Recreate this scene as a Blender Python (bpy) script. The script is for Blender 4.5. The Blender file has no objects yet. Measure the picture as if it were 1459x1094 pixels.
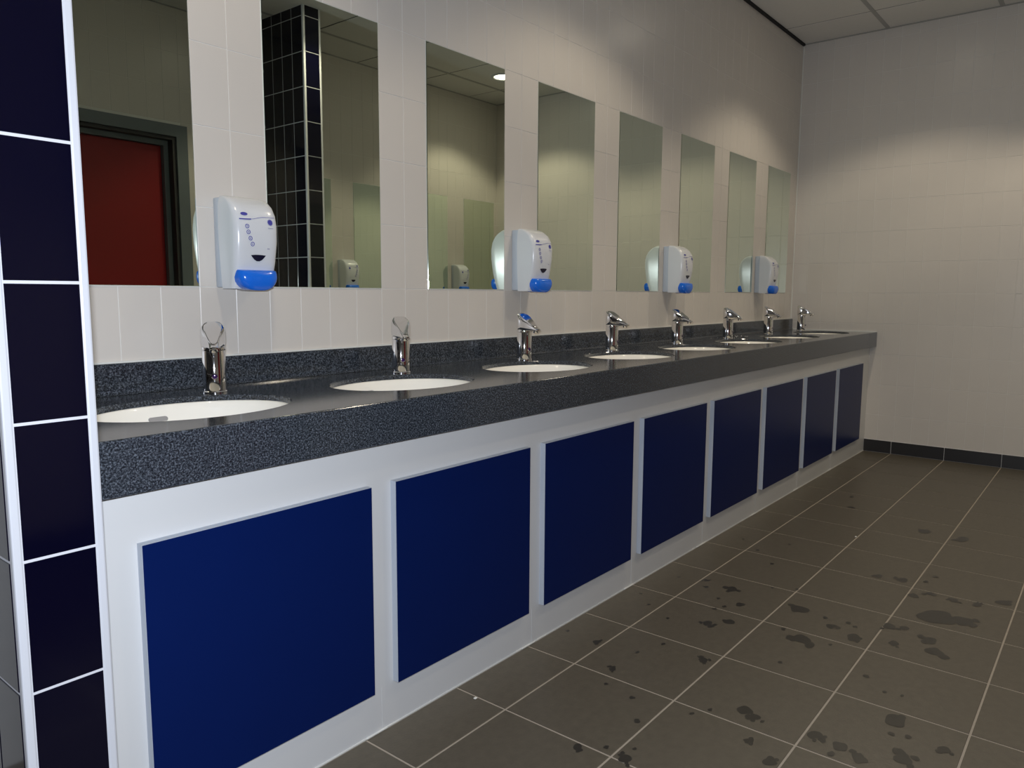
import bpy, bmesh, math, random
from mathutils import Vector, Matrix, noise
random.seed(7)
S = bpy.context.scene
COL = S.collection
PI = math.pi
R = math.radians

# ------------------------------------------------------------------ camera
YAW, PITCH, ROLL = 0.678215707, 0.119052545, 0.00522792165
FPX, PW, PH = 1080.4176, 1459.0, 1094.0
CAM = Vector((0.0, -1.8132, 1.0261))
_d = Vector((math.cos(YAW) * math.cos(PITCH), math.sin(YAW) * math.cos(PITCH), -math.sin(PITCH)))
_r = Vector((math.sin(YAW), -math.cos(YAW), 0.0))
_u = _r.cross(_d)
_r2 = _r * math.cos(ROLL) + _u * math.sin(ROLL)
_u2 = _u * math.cos(ROLL) - _r * math.sin(ROLL)
cd = bpy.data.cameras.new('camera')
cam = bpy.data.objects.new('camera', cd)
COL.objects.link(cam)
cd.sensor_fit = 'HORIZONTAL'
cd.sensor_width = 36.0
cd.lens = 36.0 * FPX / PW
cd.clip_start = 0.02
cam.matrix_world = Matrix(((_r2.x, _u2.x, -_d.x, CAM.x), (_r2.y, _u2.y, -_d.y, CAM.y), (_r2.z, _u2.z, -_d.z, CAM.z), (0, 0, 0, 1)))
S.camera = cam

# ------------------------------------------------------------------ world, exposure, flash
w = bpy.data.worlds.new('world')
S.world = w
w.use_nodes = True
w.node_tree.nodes['Background'].inputs[0].default_value = (1.0, 0.97, 0.92, 1)
w.node_tree.nodes['Background'].inputs[1].default_value = 0.02
S.view_settings.view_transform = 'Standard'
S.view_settings.look = 'None'
S.view_settings.gamma = 1
S.view_settings.use_curve_mapping = False
S.view_settings.exposure = 0.0
S.cycles.max_bounces = 10
S.cycles.glossy_bounces = 6
S.cycles.diffuse_bounces = 5
S.cycles.use_denoising = True
S.cycles.sample_clamp_indirect = 4.0

FLASH_W = 104.0
DOWN_W = 24.0
fl = bpy.data.lights.new('camera_flash', 'SPOT')        # the camera's own flash, a hand's breadth beside the lens
fl.energy = FLASH_W
fl.color = (0.82, 0.89, 1.0)
fl.shadow_soft_size = 0.02
fl.spot_size = R(125)
fl.spot_blend = 0.6
flo = bpy.data.objects.new('camera_flash', fl)
COL.objects.link(flo)
flo.matrix_world = Matrix.Translation(_r2 * -0.02 + _u2 * 0.05 + _d * 0.02) @ cam.matrix_world

# ------------------------------------------------------------------ room measures (metres)
L = 5.337          # far wall
OPP = -2.684       # wall opposite the mirrors
NEAR = -1.5        # wall behind the camera
CEIL = 2.68
TX = 0.1           # wall tile width
TZ = 0.1977        # wall tile height
Z0 = 1.038         # lower edge of the mirrors = one joint
MX0, MP = 0.6, 0.6     # first mirror's left edge, pitch
CT = 0.788         # counter top
CF = -0.563        # counter front
CB = 0.693         # counter apron's lower edge
FF = -0.5226       # cabinet face

# ------------------------------------------------------------------ helpers
def tag(o, label=None, cat=None, group=None, kind=None):
    if label: o['label'] = label
    if cat: o['category'] = cat
    if group: o['group'] = group
    if kind: o['kind'] = kind
    return o

def empty(name, loc=(0, 0, 0), rz=0.0, **k):
    o = bpy.data.objects.new(name, None)
    o.empty_display_size = 0.05
    COL.objects.link(o)
    o.location = loc
    o.rotation_euler = (0, 0, rz)
    return tag(o, **k)

def link(name, me, parent=None, loc=(0, 0, 0), rot=(0, 0, 0)):
    o = bpy.data.objects.new(name, me)
    COL.objects.link(o)
    o.parent = parent
    o.location = loc
    o.rotation_euler = rot
    return o

def obj(name, bm, mat, parent=None, smooth=False, loc=(0, 0, 0), rot=(0, 0, 0)):
    me = bpy.data.meshes.new(name)
    bmesh.ops.recalc_face_normals(bm, faces=bm.faces)
    bm.to_mesh(me)
    bm.free()
    for m in (mat if isinstance(mat, (list, tuple)) else [mat]):
        me.materials.append(m)
    if smooth:
        for p in me.polygons: p.use_smooth = True
        if smooth != 'full':
            try: me.set_sharp_from_angle(angle=R(35))
            except Exception: pass
    return link(name, me, parent, loc, rot)

def box(bm, x0, x1, y0, y1, z0, z1, bev=0.0, seg=1):
    vs = [bm.verts.new((x, y, z)) for x in (x0, x1) for y in (y0, y1) for z in (z0, z1)]
    q = [(0, 1, 3, 2), (4, 6, 7, 5), (0, 4, 5, 1), (2, 3, 7, 6), (0, 2, 6, 4), (1, 5, 7, 3)]
    fs = [bm.faces.new([vs[i] for i in f]) for f in q]
    if bev:
        es = list({e for f in fs for e in f.edges})
        bmesh.ops.bevel(bm, geom=es, offset=bev, segments=seg, affect='EDGES', profile=0.5)
    return fs

def mbox(name, mat, parent, *b, bev=0.0, seg=1, **k):
    bm = bmesh.new()
    box(bm, *b, bev=bev, seg=seg)
    return obj(name, bm, mat, parent, **k)

def lathe(bm, prof, n=32, cx=0, cy=0, sx=1.0, sy=1.0, cap=True):
    rings = []
    for r, z in prof:
        rings.append([bm.verts.new((cx + r * sx * math.cos(2 * PI * i / n), cy + r * sy * math.sin(2 * PI * i / n), z)) for i in range(n)])
    for a, b in zip(rings, rings[1:]):
        for i in range(n):
            bm.faces.new((a[i], a[(i + 1) % n], b[(i + 1) % n], b[i]))
    if cap:
        bm.faces.new(rings[0])
        bm.faces.new(rings[-1])
    return rings

def loft(bm, rings, cap=True, closed=True):
    vr = [[bm.verts.new(p) for p in r] for r in rings]
    n = len(vr[0])
    for a, b in zip(vr, vr[1:]):
        for i in range(n if closed else n - 1):
            bm.faces.new((a[i], a[(i + 1) % n], b[(i + 1) % n], b[i]))
    if cap:
        bm.faces.new(vr[0]); bm.faces.new(vr[-1])
    return vr

def copy_tree(o, parent=None):
    c = o.copy()
    COL.objects.link(c)
    c.parent = parent
    for ch in list(o.children):
        copy_tree(ch, c)
    return c

def seen(p):
    """does the photograph's frame hold this point, and how far away is it"""
    v = Vector(p) - CAM
    z = v.dot(_d)
    if z < 0.05: return None
    x = FPX * v.dot(_r2) / z; y = FPX * v.dot(_u2) / z
    if abs(x) > PW / 2 + 15 or abs(y) > PH / 2 + 15: return None
    return v.length

# ------------------------------------------------------------------ materials
def mat(name, col, rough=0.5, metal=0.0, spec=0.5, coat=0.0, var=0.0, vscale=6.0, bump=0.0, bscale=60.0, ior=None):
    m = bpy.data.materials.new(name)
    m.use_nodes = True
    nt = m.node_tree
    b = nt.nodes['Principled BSDF']
    b.inputs['Roughness'].default_value = rough
    b.inputs['Metallic'].default_value = metal
    b.inputs['Specular IOR Level'].default_value = spec
    b.inputs['Coat Weight'].default_value = coat
    b.inputs['Coat Roughness'].default_value = 0.05
    if ior: b.inputs['IOR'].default_value = ior
    c = (*col, 1.0)
    tc = nt.nodes.new('ShaderNodeTexCoord')
    geo = nt.nodes.new('ShaderNodeNewGeometry')
    nz = nt.nodes.new('ShaderNodeTexNoise')
    nz.inputs['Scale'].default_value = vscale
    nz.inputs['Detail'].default_value = 5.0
    nt.links.new(geo.outputs['Position'], nz.inputs['Vector'])
    mx = nt.nodes.new('ShaderNodeMix')
    mx.data_type = 'RGBA'
    mx.inputs[6].default_value = tuple(max(0.0, v * (1 - var)) for v in col) + (1,)
    mx.inputs[7].default_value = tuple(min(1.0, v * (1 + var)) for v in col) + (1,)
    nt.links.new(nz.outputs['Fac'], mx.inputs[0])
    nt.links.new(mx.outputs[2], b.inputs['Base Color'])
    if bump:
        n2 = nt.nodes.new('ShaderNodeTexNoise')
        n2.inputs['Scale'].default_value = bscale
        n2.inputs['Detail'].default_value = 4.0
        nt.links.new(geo.outputs['Position'], n2.inputs['Vector'])
        bp = nt.nodes.new('ShaderNodeBump')
        bp.inputs['Strength'].default_value = bump
        bp.inputs['Distance'].default_value = 0.002
        nt.links.new(n2.outputs['Fac'], bp.inputs['Height'])
        nt.links.new(bp.outputs['Normal'], b.inputs['Normal'])
    return m

def speckle(name, dark, mid, light, rough):
    m = mat(name, mid, rough=rough, spec=0.5)
    nt = m.node_tree
    b = nt.nodes['Principled BSDF']
    geo = [n for n in nt.nodes if n.type == 'NEW_GEOMETRY'][0]
    nz = nt.nodes.new('ShaderNodeTexNoise')
    nz.inputs['Scale'].default_value = 300.0
    nz.inputs['Detail'].default_value = 3.0
    nz.inputs['Roughness'].default_value = 0.7
    nt.links.new(geo.outputs['Position'], nz.inputs['Vector'])
    cr = nt.nodes.new('ShaderNodeValToRGB')
    e = cr.color_ramp.elements
    e[0].position = 0.36; e[0].color = (*dark, 1)
    e[1].position = 0.68; e[1].color = (*light, 1)
    k = cr.color_ramp.elements.new(0.5); k.color = (*mid, 1)
    nt.links.new(nz.outputs['Fac'], cr.inputs['Fac'])
    nt.links.new(cr.outputs['Color'], b.inputs['Base Color'])
    return m

def emit(name, col, s):
    m = bpy.data.materials.new(name)
    m.use_nodes = True
    b = m.node_tree.nodes['Principled BSDF']
    b.inputs['Base Color'].default_value = (*col, 1)
    b.inputs['Emission Color'].default_value = (*col, 1)
    b.inputs['Emission Strength'].default_value = s
    return m

M_TILE = mat('glazed_white_tile', (0.67, 0.63, 0.585), rough=0.28, spec=0.4, var=0.03, vscale=3, bump=0.12, bscale=14)
M_GROUT = mat('white_grout', (0.80, 0.785, 0.76), rough=0.9, var=0.04, vscale=30)
M_NAVY = mat('navy_glazed_tile', (0.0014, 0.0013, 0.0090), rough=0.10, spec=0.5, var=0.05, bump=0.05, bscale=12)
M_WGROUT = mat('pillar_grout', (0.62, 0.62, 0.66), rough=0.85)
M_TRIM = mat('white_plastic_trim', (0.58, 0.59, 0.63), rough=0.35)
M_FLOOR = mat('grey_porcelain_floor_tile', (0.096, 0.083, 0.062), rough=0.42, spec=0.45, var=0.22, vscale=45, bump=0.25, bscale=160)
M_FGROUT = mat('beige_floor_grout', (0.36, 0.315, 0.26), rough=0.9, var=0.1, vscale=60)
M_SKIRT = mat('charcoal_skirting_tile', (0.022, 0.021, 0.022), rough=0.35, var=0.1)
M_CEIL = mat('matt_ceiling_tile', (0.72, 0.71, 0.69), rough=0.95, var=0.03, vscale=40)
M_TEE = mat('grey_ceiling_tee', (0.40, 0.40, 0.39), rough=0.5)
M_GAP = mat('dark_shadow_gap', (0.015, 0.015, 0.015), rough=0.9)
M_MIRROR = mat('silvered_mirror_glass', (0.77, 0.85, 0.725), rough=0.0, metal=1.0)
M_EDGE = mat('polished_glass_edge', (0.75, 0.82, 0.76), rough=0.05, metal=1.0)
M_GRAN = speckle('dark_speckled_stone', (0.008, 0.010, 0.013), (0.030, 0.036, 0.046), (0.150, 0.170, 0.205), 0.12)
M_CERAM = mat('white_sanitary_ceramic', (0.92, 0.89, 0.82), rough=0.12, spec=0.5)
M_SLOT = mat('overflow_shadow', (0.30, 0.29, 0.29), rough=0.5)
M_CHROME = mat('polished_chrome', (0.78, 0.78, 0.80), rough=0.06, metal=1.0)
M_DARKCH = mat('sensor_lens', (0.03, 0.005, 0.08), rough=0.08, coat=1.0)
M_LAM = mat('white_laminate', (0.66, 0.66, 0.66), rough=0.35, var=0.02)
M_PEDGE = mat('pale_panel_edge', (0.46, 0.50, 0.57), rough=0.4)
M_BLUE = mat('royal_blue_laminate', (0.0020, 0.0105, 0.080), rough=0.34, spec=0.12, var=0.04, vscale=10)
M_SEAL = mat('white_silicone', (0.78, 0.78, 0.74), rough=0.4)
M_PLAST = mat('white_dispenser_plastic', (0.70, 0.72, 0.76), rough=0.22)
M_PLASTS = mat('dispenser_back_plastic', (0.52, 0.58, 0.66), rough=0.30)
M_BTN = mat('bright_blue_plastic', (0.012, 0.16, 0.78), rough=0.20, coat=0.3)
M_INK = mat('purple_print', (0.06, 0.06, 0.35), rough=0.4)
M_INKL = mat('pale_grey_print', (0.35, 0.35, 0.48), rough=0.4)
M_WIN = mat('smoked_level_window', (0.01, 0.01, 0.03), rough=0.1)
M_RED = mat('dark_red_door_laminate', (0.27, 0.004, 0.008), rough=0.35, var=0.04)
M_FRAME = mat('blue_grey_frame_paint', (0.15, 0.175, 0.19), rough=0.4)
M_REVEAL = mat('dark_reveal_shade', (0.035, 0.033, 0.035), rough=0.5)  # shade of the deep door recess, put into the colour
M_LAMP = emit('lit_lamp_glass', (1.0, 0.90, 0.72), 14.0)
M_PAINT = mat('plain_white_wall', (0.55, 0.54, 0.52), rough=0.8)

# ------------------------------------------------------------------ tile maker
_tm = {}
def tile_mesh(w, h, t, ch, m, name='tile'):
    """a rectangular tile lying in x,y with its chamfered face towards +z, origin at its lower left corner"""
    key = (round(w, 4), round(h, 4), t, ch, m.name)
    if key in _tm: return _tm[key]
    bm = bmesh.new()
    def ring(i, z): return [bm.verts.new(p) for p in ((i, i, z), (w - i, i, z), (w - i, h - i, z), (i, h - i, z))]
    a, b, c = ring(0, 0), ring(0, t - ch * 0.6), ring(ch, t)
    for r0, r1 in ((a, b), (b, c)):
        for i in range(4): bm.faces.new((r0[i], r0[(i + 1) % 4], r1[(i + 1) % 4], r1[i]))
    bm.faces.new(c)
    me = bpy.data.meshes.new(name)
    bm.to_mesh(me); bm.free()
    me.materials.append(m)
    _tm[key] = me
    return me

def lay(parent, cells, place, rot, t, ch, m, limit=300, name='tile', rest='tile_field', always=False):
    """cells (u, v, w, h): the nearest ones in the picture become parts, the others one joined part"""
    sc = []
    for c in cells:
        ctr = parent.matrix_world @ Vector(place(c[0] + c[2] / 2, c[1] + c[3] / 2)) if parent else Vector(place(c[0] + c[2] / 2, c[1] + c[3] / 2))
        d = seen(ctr)
        if d is None and always: d = 50
        sc.append((d if d is not None else 99, c))
    sc.sort(key=lambda s: s[0])
    far = []
    for n, (d, c) in enumerate(sc):
        if n < limit and d < 90:
            link(name, tile_mesh(c[2], c[3], t, ch, m), parent, place(c[0], c[1]), rot)
        else:
            far.append(c)
    if far:
        bm = bmesh.new()
        rm = Matrix.Rotation(rot[2], 4, 'Z') @ Matrix.Rotation(rot[0], 4, 'X')
        for c in far:
            src = tile_mesh(c[2], c[3], t, ch, m)
            off = Vector(place(c[0], c[1]))
            vs = [bm.verts.new(rm @ v.co + off) for v in src.vertices]
            for p in src.polygons: bm.faces.new([vs[i] for i in p.vertices])
        o = obj(rest, bm, m, parent)
        o['kind'] = 'stuff'

def grid(u0, u1, v0, v1, du, dv, ou, ov, g, holes=()):
    out = []
    i = math.floor((u0 - ou) / du)
    while ou + i * du < u1 - 1e-4:
        a, b = max(u0, ou + i * du), min(u1, ou + (i + 1) * du)
        j = math.floor((v0 - ov) / dv)
        while ov + j * dv < v1 - 1e-4:
            c, d = max(v0, ov + j * dv), min(v1, ov + (j + 1) * dv)
            if b - a > 0.012 and d - c > 0.012:
                cx, cy = (a + b) / 2, (c + d) / 2
                if not any(h[0] < cx < h[1] and h[2] < cy < h[3] for h in holes):
                    out.append((a + g / 2, c + g / 2, b - a - g, d - c - g))
            j += 1
        i += 1
    return out

TT = 0.0014       # how far the tiles stand out from the grout
G = 0.0018
# ------------------------------------------------------------------ floor
floor = mbox('floor', M_FGROUT, None, NEAR, L, OPP, 0.0, -0.05, -0.0012)
tag(floor, kind='structure')
FT = 0.3051
lay(floor, grid(NEAR, L, OPP, FF - 0.002, FT, FT, 1.679, -0.690, 0.0052), lambda u, v: (u, v, -0.0012), (0, 0, 0), 0.0012, 0.0008, M_FLOOR, limit=200, name='tile')

# ------------------------------------------------------------------ walls
wl = mbox('wall_left', M_GROUT, None, NEAR, L + 0.1, TT, 0.12, -0.05, CEIL + 0.1)
tag(wl, kind='structure')
holes = [(MX0 + MP * k, MX0 + MP * k + 0.4, Z0, Z0 + 4 * TZ) for k in range(8)]
lay(wl, grid(0.4855, L, CT - 0.1, CEIL, TX, TZ, 0.0, Z0, G, holes), lambda u, v: (u, TT, v), (R(90), 0, 0), TT, 0.0008, M_TILE)

wf = mbox('wall_far', M_GROUT, None, L + TT, L + 0.12, OPP - 0.1, 0.0 + TT, -0.05, CEIL + 0.1)
tag(wf, kind='structure')
lay(wf, grid(0, -OPP, 0.083, CEIL, TX, TZ, 0.0, Z0, G), lambda u, v: (L + TT, -u, v), (R(90), 0, R(-90)), TT, 0.0008, M_TILE)

# the wall opposite the mirrors, with the door opening
DX0, DX1, DZ = 1.365, 2.365, 1.94
bm = bmesh.new()
for b in ((NEAR, DX0, 0, CEIL + 0.1), (DX1, L + TT, 0, CEIL + 0.1), (DX0, DX1, DZ, CEIL + 0.1)):
    box(bm, b[0], b[1], OPP - 0.15, OPP - TT, b[2], b[3])
wr = obj('wall_right', bm, M_GROUT)
tag(wr, kind='structure')
oholes = [(4.9 - MP * k, 5.3 - MP * k, Z0, Z0 + 4 * TZ) for k in range(4)] + [(DX0, DX1, 0, DZ)]
def neg(cs): return cs
cells = grid(NEAR, L, 0.083, CEIL, TX, TZ, 0.0, Z0, G, oholes)
cells = [(-(c[0] + c[2]), c[1], c[2], c[3]) for c in cells]
lay(wr, cells, lambda u, v: (-u, OPP - TT, v), (R(90), 0, R(180)), TT, 0.0008, M_TILE)

wn = mbox('wall_near', M_PAINT, None, NEAR - 0.12, NEAR, OPP - 0.15, 0.12, -0.05, CEIL + 0.1)
tag(wn, kind='structure')

# white bead in the corner between mirror wall and far wall
tr = mbox('trim_1', M_SEAL, None, L - 0.006, L, -0.006, 0.0, CT + 0.004, CEIL - 0.012)
tag(tr, kind='structure')

# skirting of cut tiles along the far wall and the opposite wall
sk = mbox('baseboard_far', M_GROUT, None, L - 0.005, L, OPP, FF, 0.0, 0.080)
tag(sk, kind='structure')
lay(sk, grid(-FF, -OPP, 0.0005, 0.082, FT, 0.082, 0.690, 0.0005, 0.003), lambda u, v: (L - 0.005, -u, v), (R(90), 0, R(-90)), 0.005, 0.001, M_SKIRT)
for k, (a, b) in enumerate(((NEAR, DX0 - 0.05), (DX1 + 0.05, 2.82), (2.945, L - 0.012))):
    s2 = mbox('baseboard_right', M_SKIRT, None, a, b, OPP, OPP + 0.009, 0.0, 0.082, bev=0.0008)
    tag(s2, kind='structure')

# ------------------------------------------------------------------ ceiling of lay-in tiles on tees
cl = mbox('ceiling', M_GAP, None, NEAR, L + TT, OPP - TT, TT, CEIL + 0.03, CEIL + 0.1)
tag(cl, kind='structure')
CX0, CY0, CP = 4.965, -0.520, 0.605
cells = grid(NEAR, L - 0.004, OPP + 0.004, -0.010, CP, CP, CX0, CY0, 0.009)
lay(cl, [(c[0], -(c[1] + c[3]), c[2], c[3]) for c in cells], lambda u, v: (u, -v, CEIL + 0.012), (R(180), 0, 0), 0.012, 0.003, M_CEIL, limit=200, always=True)
y = CY0
while y > OPP:
    mbox('tee', M_TEE, cl, NEAR, L - 0.012, y - 0.012, y + 0.012, CEIL - 0.0025, CEIL + 0.001)
    y -= CP
x = CX0
while x > NEAR:
    yy = CY0
    mbox('groove_shade', M_GAP, cl, x - 0.0035, x + 0.0035, OPP + 0.012, -0.012, CEIL + 0.002, CEIL + 0.004)  # dark strip standing in for the shade in the narrow tile grooves
    x -= CP
mbox('angle_or_shadow_gap', M_TEE, cl, L - 0.018, L - 0.0004, OPP + 0.002, -0.008, CEIL - 0.003, CEIL - 0.0005)
mbox('angle_or_shadow_gap', M_GAP, cl, NEAR, L - 0.018, -0.016, -0.0005, CEIL - 0.012, CEIL + 0.004)  # dark bar standing in for the shadow gap along the mirror wall
mbox('angle_or_shadow_gap', M_TEE, cl, NEAR, L - 0.018, OPP + 0.0005, OPP + 0.018, CEIL - 0.003, CEIL - 0.0005)

# ------------------------------------------------------------------ downlights
def downlight(x, y, label):
    t = empty('downlight', (x, y, CEIL), label=label, cat='ceiling light', group='round recessed downlights')
    bm = bmesh.new()
    lathe(bm, [(0.072, 0.0), (0.098, 0.0), (0.100, -0.003), (0.097, -0.007), (0.080, -0.009), (0.074, -0.005), (0.072, 0.0)], 40, cap=False)
    obj('trim_ring', bm, M_TRIM, t, smooth=True)
    bm = bmesh.new()
    lathe(bm, [(0.074, 0.0), (0.074, -0.002), (0.04, -0.003)], 32)
    o = obj('lens', bm, M_LAMP, t)
    ld = bpy.data.lights.new('downlight_beam', 'SPOT')
    ld.energy = DOWN_W
    ld.color = (1.0, 0.87, 0.67)
    ld.spot_size = R(118)
    ld.spot_blend = 0.35
    ld.shadow_soft_size = 0.05
    lo = bpy.data.objects.new('lamp_beam', ld)
    COL.objects.link(lo)
    lo.parent = t
    lo.location = (0, 0, -0.03)
for x, y, lb in ((4.40, -0.82, 'round recessed downlight in the ceiling before the second and third mirrors from the far corner'),
                 (2.58, -0.82, 'round recessed downlight in the ceiling before the fourth mirror from the pillar'),
                 (0.77, -0.82, 'round recessed downlight in the ceiling above the basin next to the pillar'),
                 (4.68, -2.06, 'bright round downlight seen reflected at the edge of the third mirror'),
                 (2.87, -1.75, 'round recessed downlight in the ceiling in front of the opposite tiled pillar')):
    downlight(x, y, lb)

# ------------------------------------------------------------------ tiled stub pillars
def pillar(loc, rz, depth, label):
    """local: width along +x, standing out along -y from the wall at y = 0"""
    W = 0.1245
    t = empty('tiled_pillar', loc, rz, label=label, cat='pillar')
    bpy.context.view_layer.update()
    mbox('core', M_WGROUT, t, 0.0014, W - 0.0014, -depth + 0.0014, -0.0005, 0.0, CEIL)
    tr_ = 0.0135
    for x0, x1 in ((0, tr_), (W - tr_, W)):
        bm = bmesh.new()
        box(bm, x0, x1, -depth, -depth + tr_, 0.0, CEIL, bev=0.003, seg=2)
        obj('corner_trim', bm, M_TRIM, t)
    g = 0.0045
    z1 = CEIL
    rows = []
    j = -6
    while Z0 + j * TZ < z1 - 0.01:
        a, b = max(0.002, Z0 + j * TZ), min(z1, Z0 + (j + 1) * TZ)
        if b - a > 0.02: rows.append((a, b))
        j += 1
    for a, b in rows:
        link('tile', tile_mesh(W - 2 * tr_ - 0.001, b - a - g, 0.0014, 0.0008, M_NAVY), t, (tr_ + 0.0005, -depth + 0.0014, a + g / 2), (R(90), 0, 0))
    n = int(math.ceil((depth - tr_) / TX))
    for i in range(n):
        y0 = -depth + tr_ + i * TX
        y1 = min(-0.001, y0 + TX)
        if y1 - y0 < 0.02: continue
        gg = 0.0045
        for a, b in rows:
            # side facing -x
            link('tile', tile_mesh(y1 - y0 - gg, b - a - gg, 0.0014, 0.0008, M_NAVY), t, (0.0014, y1 - gg / 2, a + gg / 2), (R(90), 0, R(-90)))
            link('tile', tile_mesh(y1 - y0 - gg, b - a - gg, 0.0014, 0.0008, M_NAVY), t, (W - 0.0014, y0 + gg / 2, a + gg / 2), (R(90), 0, R(90)))
    return t
pillar((0.361, 0.0, 0.0), 0.0, 0.623, 'dark navy tiled pillar with white corner trims at the near end of the counter')
pillar((2.945, OPP, 0.0), PI, 0.65, 'dark tiled pillar across the room, seen reflected in the second mirror')

# ------------------------------------------------------------------ mirrors
ORD = ['first', 'second', 'third', 'fourth', 'fifth', 'sixth', 'seventh', 'eighth']
def mirror_proto():
    t = empty('wall_mirror')
    w_, h_ = 0.4 - 0.0024, 4 * TZ - 0.0024
    bm = bmesh.new()
    vs = [bm.verts.new(p) for p in ((0.0012, -0.0042, 0.0012), (w_ - 0.0025, -0.0042, 0.0012), (w_ - 0.0025, -0.0042, h_ - 0.0012), (0.0012, -0.0042, h_ - 0.0012))]
    bm.faces.new(vs)
    obj('reflective_face', bm, M_MIRROR, t)
    bm = bmesh.new()
    o_ = [(0, 0), (w_, 0), (w_, h_), (0, h_)]
    i_ = [(0.0012, 0.0012), (w_ - 0.0025, 0.0012), (w_ - 0.0025, h_ - 0.0012), (0.0012, h_ - 0.0012)]
    A = [bm.verts.new((p[0], -0.0042, p[1])) for p in i_]
    B = [bm.verts.new((p[0], -0.0030, p[1])) for p in o_]
    C_ = [bm.verts.new((p[0], 0.0, p[1])) for p in o_]
    for r0, r1 in ((A, B), (B, C_)):
        for i in range(4): bm.faces.new((r0[i], r0[(i + 1) % 4], r1[(i + 1) % 4], r1[i]))
    bm.faces.new(C_)
    obj('polished_edge', bm, M_EDGE, t)
    return t
mp = mirror_proto()
for k in range(8):
    o = mp if k == 0 else copy_tree(mp)
    o.location = (MX0 + MP * k + 0.0012, TT, Z0 + 0.0012)
    extra = ['reflecting a red door, partly hidden by the navy pillar', 'reflecting a dark tiled pillar', 'reflecting the lit downlight at its right edge',
             'from the navy pillar, reflecting a ceiling corner', 'counted from the navy pillar', 'counted from the navy pillar', 'counted from the navy pillar', 'counted from the navy pillar, nearest the far corner'][k]
    tag(o, '%s tall frameless wall mirror, %s' % (ORD[k], extra), 'mirror', 'tall wall mirrors above the counter')
for k in range(4):
    o = copy_tree(mp)
    o.location = (5.3 - MP * k - 0.0012, OPP - TT, Z0 + 0.0012)
    o.rotation_euler = (0, 0, PI)
    tag(o, 'tall frameless mirror on the opposite wall, %s from the far corner' % ORD[k], 'mirror', 'mirrors on the opposite wall')

# ------------------------------------------------------------------ vanity cabinet
vc = empty('vanity_cabinet', (0, 0, 0), label='long white vanity cabinet front with eight royal blue panels under the stone counter', cat='cabinet')
X0c = 0.4865
bm = bmesh.new()
box(bm, X0c, L - 0.001, FF, FF + 0.018, 0.0, CB)
obj('face_frame', bm, M_LAM, vc)
mbox('end_board', M_LAM, vc, X0c, X0c + 0.018, FF + 0.018, -0.03, 0.0, CB)
mbox('sealant_bead', M_SEAL, vc, X0c, L - 0.001, FF - 0.0025, FF, 0.0, 0.003)
PX, PP_, PWD = 0.5776, 0.5789, 0.508
PT = 0.018
for k in range(8):
    x = PX + PP_ * k
    bm = bmesh.new()
    fs = box(bm, x, x + PWD, FF - PT + 0.0008, FF, 0.109, 0.5965)
    pe = obj('panel', bm, M_PEDGE, vc)
    bm = bmesh.new()
    box(bm, x + 0.0008, x + PWD - 0.0008, FF - PT, FF - PT + 0.0008, 0.1098, 0.5957)
    obj('blue_facing', bm, M_BLUE, pe)
    if k < 7:
        gx = x + PWD + (PP_ - PWD) / 2
        mbox('joint_cover', M_LAM, vc, gx - 0.0010, gx + 0.0010, FF - 0.0006, FF, 0.004, 0.105)
        bm = bmesh.new()
        box(bm, gx - 0.05, gx + 0.012, FF - 0.005, FF, 0.0, 0.005, bev=0.0015)
        obj('white_blob', bm, M_SEAL, vc)  # small white blob at the foot of each stile

# ------------------------------------------------------------------ stone counter with oval cut-outs
SA, SB, SY = 0.215, 0.160, -0.312
SX = [0.80 + MP * k for k in range(8)]
N = 64
bm = bmesh.new()
def ellpts(cx, a, b): return [(cx + a * math.cos(2 * PI * i / N), SY + b * math.sin(2 * PI * i / N)) for i in range(N)]
yb, yf = -0.0015, CF + 0.004
ybt = CF + 0.03
ZB = CT - 0.013
xs = [X0c] + [SX[k] + MP / 2 for k in range(7)] + [L - 0.0005]
def project(inner, cx, x0, x1, ylo):
    out = []
    for px_, py_ in inner:
        dx, dy = (px_ - cx) / SA, (py_ - SY) / SB
        s = 1e9
        if abs(dx) > 1e-6: s = min(s, ((x1 if dx > 0 else x0) - cx) / dx)
        if abs(dy) > 1e-6: s = min(s, ((yb if dy > 0 else ylo) - SY) / dy)
        out.append((cx + dx * s, SY + dy * s))
    return out
def plate(bm, ring, outer, z, x0, x1, ylo):
    vo = [bm.verts.new((p[0], p[1], z)) for p in outer]
    for i in range(N):
        j = (i + 1) % N
        bm.faces.new((ring[i], ring[j], vo[j], vo[i]))
        a, c = outer[i], outer[j]
        onx = lambda p: abs(p[0] - x0) < 1e-6 or abs(p[0] - x1) < 1e-6
        ony = lambda p: abs(p[1] - ylo) < 1e-6 or abs(p[1] - yb) < 1e-6
        if onx(a) and not ony(a) and ony(c) and not onx(c):
            bm.faces.new((vo[i], vo[j], bm.verts.new((a[0], c[1], z))))
        elif ony(a) and not onx(a) and onx(c) and not ony(c):
            bm.faces.new((vo[i], vo[j], bm.verts.new((c[0], a[1], z))))
for k in range(8):
    cx = SX[k]; x0, x1 = xs[k], xs[k + 1]
    inner = ellpts(cx, SA, SB)
    vi = [bm.verts.new((p[0], p[1], CT - 0.0025)) for p in inner]
    vm = [bm.verts.new((p[0], p[1], CT)) for p in ellpts(cx, SA + 0.0025, SB + 0.0025)]
    vd = [bm.verts.new((p[0], p[1], ZB)) for p in inner]
    for i in range(N):
        j = (i + 1) % N
        bm.faces.new((vi[i], vi[j], vm[j], vm[i]))
        bm.faces.new((vd[i], vd[j], vi[j], vi[i]))
    plate(bm, vm, project(inner, cx, x0, x1, yf), CT, x0, x1, yf)
    plate(bm, vd, project(inner, cx, x0, x1, ybt), ZB, x0, x1, ybt)
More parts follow.
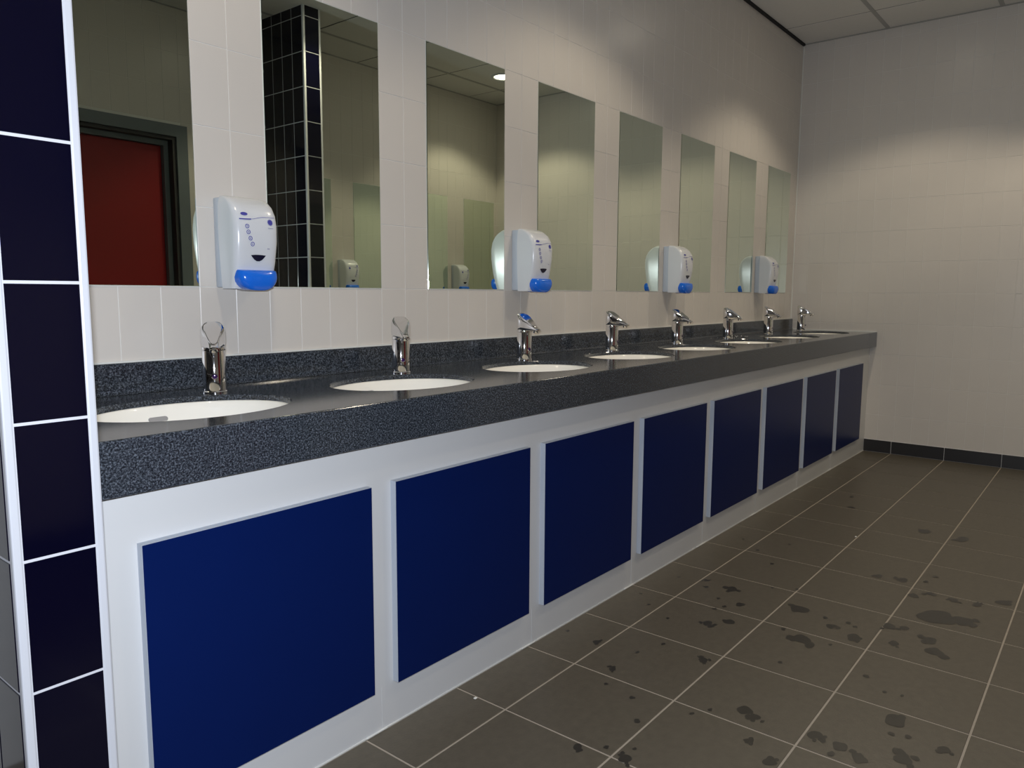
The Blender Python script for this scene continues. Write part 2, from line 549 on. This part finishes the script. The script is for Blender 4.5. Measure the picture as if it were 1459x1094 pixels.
# rounded front edge, apron, back edge, ends
prof = [(yf, CT)] + [(yf - 0.004 * math.sin(a), CT - 0.004 + 0.004 * math.cos(a)) for a in (R(30), R(60), R(90))] + [(CF, CB + 0.002), (CF + 0.002, CB), (ybt, CB), (ybt, ZB)]
ra = [bm.verts.new((X0c, p[0], p[1])) for p in prof]
rb = [bm.verts.new((L - 0.0005, p[0], p[1])) for p in prof]
for i in range(len(prof) - 1):
    bm.faces.new((ra[i], rb[i], rb[i + 1], ra[i + 1]))
for x_, rr in ((X0c, ra), (L - 0.0005, rb)):
    bk = [bm.verts.new((x_, yb, ZB)), bm.verts.new((x_, yb, CT))]
    bm.faces.new(rr + bk)
    if x_ == X0c: bk0 = bk
bm.faces.new((bk0[0], bk0[1], bk[1], bk[0]))
bmesh.ops.remove_doubles(bm, verts=bm.verts, dist=1e-5)
ct = obj('stone_counter', bm, M_GRAN)
tag(ct, 'long dark speckled stone counter with eight oval basin cut-outs', 'counter')
bm = bmesh.new()
sp = [(-0.0008, CT + 0.0001), (-0.026, CT + 0.0004), (-0.0205, CT + 0.0025), (-0.0185, CT + 0.008), (-0.018, CT + 0.069), (-0.0165, CT + 0.073), (-0.0008, CT + 0.073)]
r0 = [(X0c, p[0], p[1]) for p in sp]; r1 = [(L - 0.012, p[0], p[1]) for p in sp]
loft(bm, [r0, r1])
up = obj('stone_upstand', bm, M_GRAN)
tag(up, 'low dark stone upstand running along the mirror wall behind the taps', 'upstand')
mbox('sealant_bead', M_SEAL, up, X0c, L - 0.012, -0.006, -0.0006, CT + 0.073, CT + 0.0765)
mbox('sealant_bead', M_SEAL, ct, L - 0.005, L - 0.0003, CF + 0.004, -0.004, CT, CT + 0.005)

# ------------------------------------------------------------------ basins
def basin():
    t = empty('wash_basin')
    bm = bmesh.new()
    prof = [(1.06, CT - 0.0135), (1.0, CT - 0.0135), (0.985, CT - 0.016), (0.965, CT - 0.03), (0.93, CT - 0.06), (0.86, CT - 0.09), (0.72, CT - 0.115), (0.48, CT - 0.130), (0.2, CT - 0.136), (0.11, CT - 0.137)]
    rings = []
    for s, z in prof:
        rings.append([(SA * s * math.cos(2 * PI * i / N), SB * s * math.sin(2 * PI * i / N), z - CT) for i in range(N)])
    # outside, back up
    for s, z in ((0.11, -0.150), (0.5, -0.143), (0.8, -0.120), (0.99, -0.06), (1.06, -0.024)):
        rings.append([(SA * s * math.cos(2 * PI * i / N), SB * s * math.sin(2 * PI * i / N), z) for i in range(N)])
    rings.append(rings[0])
    loft(bm, rings, cap=False)
    bmesh.ops.remove_doubles(bm, verts=bm.verts, dist=1e-6)
    obj('bowl', bm, M_CERAM, t, smooth='full')
    bm = bmesh.new()
    # overflow slot on the wall side of the bowl
    pts = []
    for i in range(20):
        a = 2 * PI * i / 20
        u = 0.016 * (1 if math.cos(a) > 0 else -1) + 0.005 * math.cos(a)
        v = 0.005 * math.sin(a)
        pts.append((u, v))
    y_at = lambda u: SB * 0.945 * math.sqrt(1 - (u / (SA * 0.945)) ** 2)
    f = [bm.verts.new((u, y_at(u) - 0.0035 + v * 0.35, -0.043 + v)) for u, v in pts]
    b = [bm.verts.new((u, y_at(u) + 0.004, -0.043 + v)) for u, v in pts]
    bm.faces.new(f)
    for i in range(20): bm.faces.new((f[i], f[(i + 1) % 20], b[(i + 1) % 20], b[i]))
    obj('overflow_slot', bm, M_SLOT, t)
    bm = bmesh.new()
    lathe(bm, [(0.024, -0.1355), (0.024, -0.133), (0.018, -0.132), (0.016, -0.134), (0.0155, -0.152), (0.024, -0.152)], 28, cap=False)
    obj('drain', bm, M_CHROME, t, smooth=True)
    return t
bp = basin()
for k in range(8):
    o = bp if k == 0 else copy_tree(bp)
    o.location = (SX[k], SY, CT)
    lb = '%s white oval basin sunk in the dark counter, counted from the navy pillar' % ORD[k]
    if k == 0: lb = 'large-looking white oval basin nearest the navy pillar, with a grey overflow slot'
    if k == 7: lb = 'last white oval basin sunk in the counter, nearest the far wall'
    tag(o, lb, 'sink', 'white oval basins in the counter')

# ------------------------------------------------------------------ taps
def tap():
    t = empty('basin_tap')
    bm = bmesh.new()
    lathe(bm, [(0.0285, 0.0), (0.0285, 0.003), (0.0265, 0.005), (0.0250, 0.006)], 40)
    obj('base_ring', bm, M_CHROME, t, smooth=True)
    bm = bmesh.new()
    lathe(bm, [(0.0262, 0.005), (0.0265, 0.02), (0.0262, 0.098), (0.0255, 0.0995)], 40)
    obj('body', bm, M_CHROME, t, smooth=True)
    bm = bmesh.new()
    lathe(bm, [(0.0255, 0.0995), (0.0270, 0.1005), (0.0272, 0.103), (0.0272, 0.107), (0.0265, 0.1085), (0.02, 0.109)], 40)
    obj('collar', bm, M_CHROME, t, smooth=True)
    # head: the body's cylinder carried up and cut by a slope, running forward (-y) into a narrow lip
    bm = bmesh.new()
    rings = []
    RH = 0.0285
    def head_row(y):
        if y > 0:
            hw = math.sqrt(max(0.0, RH * RH - y * y))
        else:
            q = -y / 0.080
            hw = RH * (1 - q) + 0.0095 * q - 0.004 * math.sin(PI * q) if q < 0.93 else (RH * 0.07 + 0.0095 * 0.93) * math.sqrt(max(0.0, 1 - ((q - 0.93) / 0.07) ** 2)) 
        zt = min(0.1675, 0.1640 - 0.60 * (0.012 - y)) if y < 0.012 else 0.1640 + 0.0035 * math.sin(PI / 2 * min(1, (y - 0.012) / 0.008)) - 0.006 * max(0, (y - 0.020) / 0.0085) ** 2
        zb = 0.104 if y > -0.024 else 0.104 + 0.003 * min(1, (-0.024 - y) / 0.03)
        return max(hw, 0.0012), zb, max(zt, zb + 0.005)
    n = 32
    for y in (0.0283, 0.0275, 0.0255, 0.0225, 0.018, 0.012, 0.004, -0.006, -0.016, -0.026, -0.036, -0.046, -0.056, -0.064, -0.070, -0.0744, -0.077, -0.0787, -0.0796):
        hw, zb, zt = head_row(y)
        cz, hz = (zb + zt) / 2, (zt - zb) / 2
        ring = []
        for i in range(n):
            a = 2 * PI * (i + 0.5) / n
            c_, s_ = math.cos(a), math.sin(a)
            e = 0.42
            # the top edge is round seen from the front
            x_ = hw * math.copysign(abs(c_) ** e, c_)
            z_ = cz + hz * math.copysign(abs(s_) ** e, s_)
            ring.append((x_, y, z_))
        rings.append(ring)
    loft(bm, rings)
    obj('spout_head', bm, M_CHROME, t, smooth=True)
    bm = bmesh.new()
    rings = []
    sl = lambda y: 0.1640 - 0.60 * (0.012 - y)
    for y, hw in ((0.0105, 0.008), (0.008, 0.014), (0.002, 0.0195), (-0.010, 0.0205), (-0.028, 0.0170), (-0.046, 0.0125), (-0.060, 0.0085), (-0.066, 0.004)):
        z = sl(y) + 0.0015
        rings.append([(-hw, y, z - 0.004), (-hw, y, z), (-hw + 0.001, y, z + 0.001), (hw - 0.001, y, z + 0.001), (hw, y, z), (hw, y, z - 0.004)])
    loft(bm, rings)
    obj('lever_plate', bm, M_CHROME, t, smooth=True)
    bm = bmesh.new()
    lathe(bm, [(0.0085, 0.099), (0.0092, 0.100), (0.0092, 0.109), (0.008, 0.110)], 24, cx=0, cy=-0.062)
    obj('aerator', bm, M_CHROME, t, smooth=True)
    bm = bmesh.new()
    lathe(bm, [(0.0075, 0.0), (0.0075, 0.002), (0.006, 0.003)], 24)
    ring_ = obj('sensor_bezel', bm, M_CHROME, t, smooth=True, loc=(0, -0.0258, 0.040), rot=(R(90), 0, 0))
    bm = bmesh.new()
    lathe(bm, [(0.0058, 0.0028), (0.0055, 0.0036), (0.003, 0.0042)], 20)
    obj('sensor_eye', bm, M_DARKCH, ring_, smooth=True)
    return t
FXS = [0.954 + MP * k for k in range(8)]
tp = tap()
for k in range(8):
    o = tp if k == 0 else copy_tree(tp)
    o.location = (FXS[k], -0.134, CT)
    o.rotation_euler = (0, 0, R([-29, -32, -12, 0, -4, 2, -3, 4][k]))
    lb = '%s chrome push tap on the counter, counted from the navy pillar' % ORD[k]
    if k == 0: lb = 'chrome tap nearest the navy pillar with a purple sensor dot, below the first dispenser'
    if k == 7: lb = 'last chrome tap on the counter, standing by the far wall'
    tag(o, lb, 'tap', 'chrome taps behind the basins')

# ------------------------------------------------------------------ soap dispensers
HD = 0.230
SD, EX, EX2 = 0.72, 0.42, 0.50
def dsec(t):
    """half width and depth of the casing at height fraction t"""
    pts = [(0.0, 0.0555, 0.083), (0.12, 0.0570, 0.094), (0.28, 0.0590, 0.104), (0.5, 0.0610, 0.1125), (0.68, 0.0615, 0.113), (0.80, 0.0610, 0.107), (0.89, 0.0600, 0.094), (0.95, 0.0580, 0.077), (0.985, 0.0550, 0.060), (1.0, 0.0520, 0.046)]
    for (a, w0, d0), (b, w1, d1) in zip(pts, pts[1:]):
        if t <= b:
            f = (t - a) / (b - a)
            f2 = f
            return w0 + (w1 - w0) * f2, d0 + (d1 - d0) * f2
    return pts[-1][1], pts[-1][2]
def front_y(x, z):
    w_, d_ = dsec(z / HD)
    q = min(1.0, abs(x) / w_)
    return -d_ * (SD + (1 - SD) * max(0.0, 1 - q ** (2 / EX)) ** (EX2 / 2)) if q < 1 else -d_ * SD
def dispenser():
    t = empty('soap_dispenser')
    bm = bmesh.new()
    box(bm, -0.0560, 0.0560, -0.031, 0.0, 0.003, HD - 0.003, bev=0.004, seg=2)
    obj('back_plate', bm, M_PLASTS, t, smooth=True)
    bm = bmesh.new()
    rings = []
    lv = [0, 0.03, 0.08, 0.14, 0.2, 0.28, 0.36, 0.44, 0.52, 0.6, 0.68, 0.74, 0.8, 0.85, 0.89, 0.92, 0.95, 0.97, 0.985, 1.0]
    for s in lv:
        w_, d_ = dsec(s)
        z = s * HD
        r = [(-w_, -min(0.030, d_ * 0.6), z)]
        m_ = 26
        for i in range(m_ + 1):
            a = -PI / 2 + PI * i / m_
            x = w_ * math.copysign(abs(math.sin(a)) ** EX, math.sin(a))
            y = -d_ * (SD + (1 - SD) * abs(math.cos(a)) ** EX2) if abs(math.cos(a)) > 1e-6 else -d_ * SD
            r.append((x, y, z))
        r.append((w_, -min(0.030, d_ * 0.6), z))
        rings.append(r)
    loft(bm, rings)
    obj('casing', bm, M_PLAST, t, smooth=True)
    # blue push bar
    bm = bmesh.new()
    rings = []
    m_ = 22
    for z, w_, y0, bul in ((-0.004, 0.020, -0.094, 0.018), (-0.002, 0.030, -0.090, 0.024), (0.003, 0.040, -0.087, 0.030), (0.010, 0.0475, -0.085, 0.034), (0.018, 0.0525, -0.084, 0.0365), (0.028, 0.0545, -0.085, 0.0365), (0.038, 0.0540, -0.088, 0.031), (0.044, 0.0530, -0.091, 0.024), (0.0465, 0.0515, -0.092, 0.017)):
        r = [(-w_, y0 + 0.03, z)]
        for i in range(m_ + 1):
            a = -PI / 2 + PI * i / m_
            r.append((w_ * math.copysign(abs(math.sin(a)) ** 0.5, math.sin(a)), y0 - bul * abs(math.cos(a)) ** 0.55, z))
        r.append((w_, y0 + 0.03, z))
        rings.append(r)
    loft(bm, rings)
    obj('push_bar', bm, M_BTN, t, smooth=True)
    # printing and the little level window lie on the casing's front
    def patch(name, m, polys, off=0.0012):
        bm = bmesh.new()
        for poly in polys:
            vs = [bm.verts.new((x, front_y(x, z) - off, z)) for x, z in poly]
            bm.faces.new(vs)
        bmesh.ops.triangulate(bm, faces=bm.faces)
        o = obj(name, bm, m, t)
        return o
    def strip(path, hw):
        out = []
        for (a, b), (c, d) in zip(path, path[1:]):
            l = math.hypot(c - a, d - b) or 1
            nx, nz = -(d - b) / l * hw, (c - a) / l * hw
            out.append([(a - nx, b - nz), (c - nx, d - nz), (c + nx, d + nz), (a + nx, b + nz)])
        return out
    def disc(x, z, rx, rz, n=12): return [(x + rx * math.cos(2 * PI * i / n), z + rz * math.sin(2 * PI * i / n)) for i in range(n)]
    # window: flat top, rounded belly
    wz = 0.083
    patch('level_window', M_WIN, [[(-0.021, wz), (-0.010, wz + 0.0012), (0.0, wz + 0.0015), (0.010, wz + 0.0012), (0.021, wz), (0.017, wz - 0.005), (0.011, wz - 0.011), (0.004, wz - 0.0145), (-0.004, wz - 0.0145), (-0.011, wz - 0.011), (-0.017, wz - 0.005)]], 0.0012)
    sw = [(-0.050 + 0.100 * i / 16, 0.1700 + 0.0085 / (1 + math.exp(-(i - 7.5) * 0.8))) for i in range(17)]
    patch('printed_line', M_INK, strip(sw[:6], 0.0014) + strip(sw[5:], 0.0005))
    patch('printed_emblem', M_INK, [disc(-0.036, 0.183, 0.0095, 0.0042)])
    fl_ = []
    for i in range(6):
        a = PI * i / 6
        fl_ += strip([(0.034 - 0.0078 * math.cos(a), 0.166 - 0.0078 * math.sin(a)), (0.034 + 0.0078 * math.cos(a), 0.166 + 0.0078 * math.sin(a))], 0.0014)
    patch('printed_flower', M_INK, fl_)
    ic = []
    for i, (x, z) in enumerate(((-0.032, 0.153), (-0.029, 0.139), (-0.024, 0.124), (-0.018, 0.110))):
        n = 12
        o_ = disc(x, z, 0.0055, 0.0055, n)
        i_ = disc(x, z, 0.0038, 0.0038, n)
        for j in range(n): ic.append([o_[j], o_[(j + 1) % n], i_[(j + 1) % n], i_[j]])
        ic.append(disc(x, z, 0.0018, 0.0014, 6))
    patch('printed_icons', M_INK, ic)
    patch('printed_small_text', M_INKL, strip([(0.026, 0.1515), (0.042, 0.1515)], 0.0008))
    patch('printed_mark', M_INKL, strip([(0.024, 0.1000), (0.031, 0.1000)], 0.0012))
    return t
dp = dispenser()
for k in range(4):
    o = dp if k == 0 else copy_tree(dp)
    o.location = (1.1 + 1.2 * k, -0.0002, 1.034)
    tag(o, ['nearest white soap dispenser with blue push bar, between the first and second mirrors',
            'white soap dispenser with blue push bar between the third and fourth mirrors',
            'white soap dispenser with blue push bar between the fifth and sixth mirrors',
            'farthest white soap dispenser with blue push bar, between the seventh and eighth mirrors'][k], 'soap dispenser', 'soap dispensers on the mirror wall')
for k, x in enumerate((4.8, 3.6)):
    o = copy_tree(dp)
    o.location = (x, OPP + 0.0002, 1.034)
    o.rotation_euler = (0, 0, PI)
    tag(o, ['soap dispenser on the opposite wall, seen reflected in the third mirror', 'soap dispenser on the opposite wall, seen reflected in the second mirror beside the dark pillar'][k], 'soap dispenser', 'soap dispensers on the opposite wall')

# ------------------------------------------------------------------ red door in the opposite wall
dr = empty('door_1', (0, 0, 0), kind='structure')
y_ = OPP
F_ = 0.085
mbox('leaf', M_RED, dr, DX0 + 0.05, DX1 - 0.05, y_ - 0.12, y_ - F_, 0.006, DZ - 0.05, bev=0.002)
bm = bmesh.new()
box(bm, DX0, DX0 + 0.02, y_ - 0.14, y_, 0, DZ); box(bm, DX1 - 0.02, DX1, y_ - 0.14, y_, 0, DZ); box(bm, DX0 + 0.02, DX1 - 0.02, y_ - 0.14, y_, DZ - 0.02, DZ)
obj('reveal', bm, M_REVEAL, dr)
bm = bmesh.new()
for a, b in ((0.02, 0.048),):
    box(bm, DX0 + a, DX0 + b, y_ - 0.12, y_ - 0.055, 0, DZ - a); box(bm, DX1 - b, DX1 - a, y_ - 0.12, y_ - 0.055, 0, DZ - a); box(bm, DX0 + b, DX1 - b, y_ - 0.12, y_ - 0.055, DZ - b, DZ - a)
obj('inner_frame', bm, M_FRAME, dr)
bm = bmesh.new()
wA = 0.068
box(bm, DX0 - wA, DX0, y_ - 0.001, y_ + 0.014, 0, DZ + wA); box(bm, DX1, DX1 + wA, y_ - 0.001, y_ + 0.014, 0, DZ + wA); box(bm, DX0, DX1, y_ - 0.001, y_ + 0.014, DZ, DZ + wA)
obj('architrave', bm, M_FRAME, dr)
mbox('backing', M_REVEAL, dr, DX0 - 0.1, DX1 + 0.1, y_ - 0.19, y_ - 0.151, 0, DZ + 0.1)

# ------------------------------------------------------------------ water splashes on the floor
M_WET = mat('wet_tile_surface', (0.030, 0.027, 0.022), rough=0.34, spec=0.5, var=0.2, vscale=40)
ST = [(2.462,-0.617,0.004),(2.497,-0.708,0.007),(2.437,-0.733,0.006),(2.471,-0.816,0.013),(2.369,-0.810,0.005),(2.318,-0.855,0.005),(2.279,-0.836,0.005),(2.361,-0.887,0.009),(2.114,-0.752,0.004),(2.159,-0.868,0.011),(2.212,-0.915,0.010),(2.237,-0.586,0.003),(2.171,-0.653,0.003),(1.831,-0.667,0.007),(1.836,-0.559,0.004),(1.942,-0.826,0.004),(1.850,-0.793,0.004),(1.924,-0.958,0.009),(1.715,-0.790,0.007),(1.639,-0.818,0.003),(1.622,-0.906,0.005),(1.536,-0.969,0.006),(1.745,-1.156,0.013),(1.696,-1.086,0.003),(1.651,-1.057,0.004),(1.625,-1.209,0.007),(1.729,-1.206,0.002),(1.355,-0.918,0.008),(1.433,-1.022,0.002),(1.385,-1.025,0.008),(1.397,-0.968,0.004),(2.454,-1.048,0.021),(2.236,-1.135,0.017),(2.386,-1.172,0.010),(2.272,-1.065,0.005),(2.579,-0.919,0.004),(2.622,-0.989,0.004),(2.815,-0.832,0.006),(2.346,-1.248,0.014),(2.439,-1.141,0.006),(2.446,-1.209,0.005),(2.429,-1.232,0.005),(2.050,-1.134,0.004),(2.122,-1.341,0.006),(2.255,-1.210,0.004),(2.499,-1.316,0.013),(2.518,-1.357,0.008),(2.384,-1.353,0.010),(2.468,-1.432,0.014),(2.403,-1.458,0.016),(2.673,-1.418,0.034),(2.693,-1.490,0.020),(2.820,-1.320,0.012),(2.880,-1.363,0.009),(2.866,-1.432,0.011),(2.872,-1.501,0.010),(2.946,-1.569,0.014),(2.956,-1.257,0.012),(2.941,-1.180,0.010),(1.937,-1.459,0.016),(1.880,-1.495,0.005),(1.869,-1.460,0.005),(1.748,-1.323,0.010),(1.737,-1.383,0.012),(1.720,-1.428,0.010),(1.783,-1.505,0.012),(1.878,-1.571,0.008),(1.583,-1.279,0.009),(1.698,-1.374,0.006),(3.650,-1.200,0.016),(3.627,-1.354,0.019),(3.840,-0.847,0.008),(4.044,-0.793,0.006),(3.069,-1.344,0.006),(2.991,-1.327,0.006),(3.090,-0.805,0.004),(2.936,-0.730,0.004),(3.035,-0.630,0.004),(2.073,-1.441,0.003),(2.066,-1.401,0.003)]
bm = bmesh.new()
blob_n = 0
for sx_, sy_, r_ in ST:
    r_ = max(0.006, r_ * 1.65)
    nb = 1 if r_ < 0.010 else random.choice((2, 3, 4, 5))
    for b_ in range(nb):
        ox = sx_ + (random.uniform(-1.3, 1.3) * r_ if b_ else 0)
        oy = sy_ + (random.uniform(-1.3, 1.3) * r_ if b_ else 0)
        rr = r_ * (1.0 if not b_ else random.uniform(0.3, 0.65))
        n_ = 26
        ph = random.uniform(0, 100)
        blob_n += 1
        zz = 0.00025 + 0.000004 * blob_n
        vs = []
        for i in range(n_):
            a = 2 * PI * i / n_
            q = rr * (0.85 + 0.55 * noise.noise(Vector((math.cos(a) * 0.8 + ph, math.sin(a) * 0.8, ph))))
            vs.append(bm.verts.new((ox + q * 1.25 * math.cos(a), oy + q * math.sin(a), zz)))
        vc0 = bm.verts.new((ox, oy, zz))
        for i in range(n_): bm.faces.new((vc0, vs[i], vs[(i + 1) % n_]))
sp_ = obj('water_splashes', bm, M_WET)
tag(sp_, 'dark wet splashes and drips scattered over the grey floor tiles', 'water splashes', kind='stuff')

# stray water drops on the counter by the sixth basin
bm = bmesh.new()
for i in range(16):
    x, y = random.uniform(3.85, 4.25), random.uniform(-0.15, -0.05)
    r_ = random.uniform(0.0025, 0.0045)
    lathe(bm, [(r_, CT + 0.0001), (r_ * 0.85, CT + r_ * 0.35), (r_ * 0.4, CT + r_ * 0.5)], 10, cx=x, cy=y)
wd = obj('water_drops', bm, M_CHROME, smooth=True)
tag(wd, 'small glinting water drops on the dark counter between the fifth and sixth taps', 'water drops', kind='stuff')

# small white scraps on the floor
for k, (x, y) in enumerate(((1.365, -0.60), (3.37, -0.99))):
    bm = bmesh.new()
    box(bm, x - 0.005, x + 0.004, y - 0.003, y + 0.004, 0.0, 0.003, bev=0.001)
    o = obj('paper_scrap', bm, M_SEAL)
    tag(o, ['tiny white scrap on the floor close to the foot of the cabinet', 'tiny white scrap on the floor tiles, farther from the cabinet than the other'][k], 'scrap', 'white scraps on the floor')
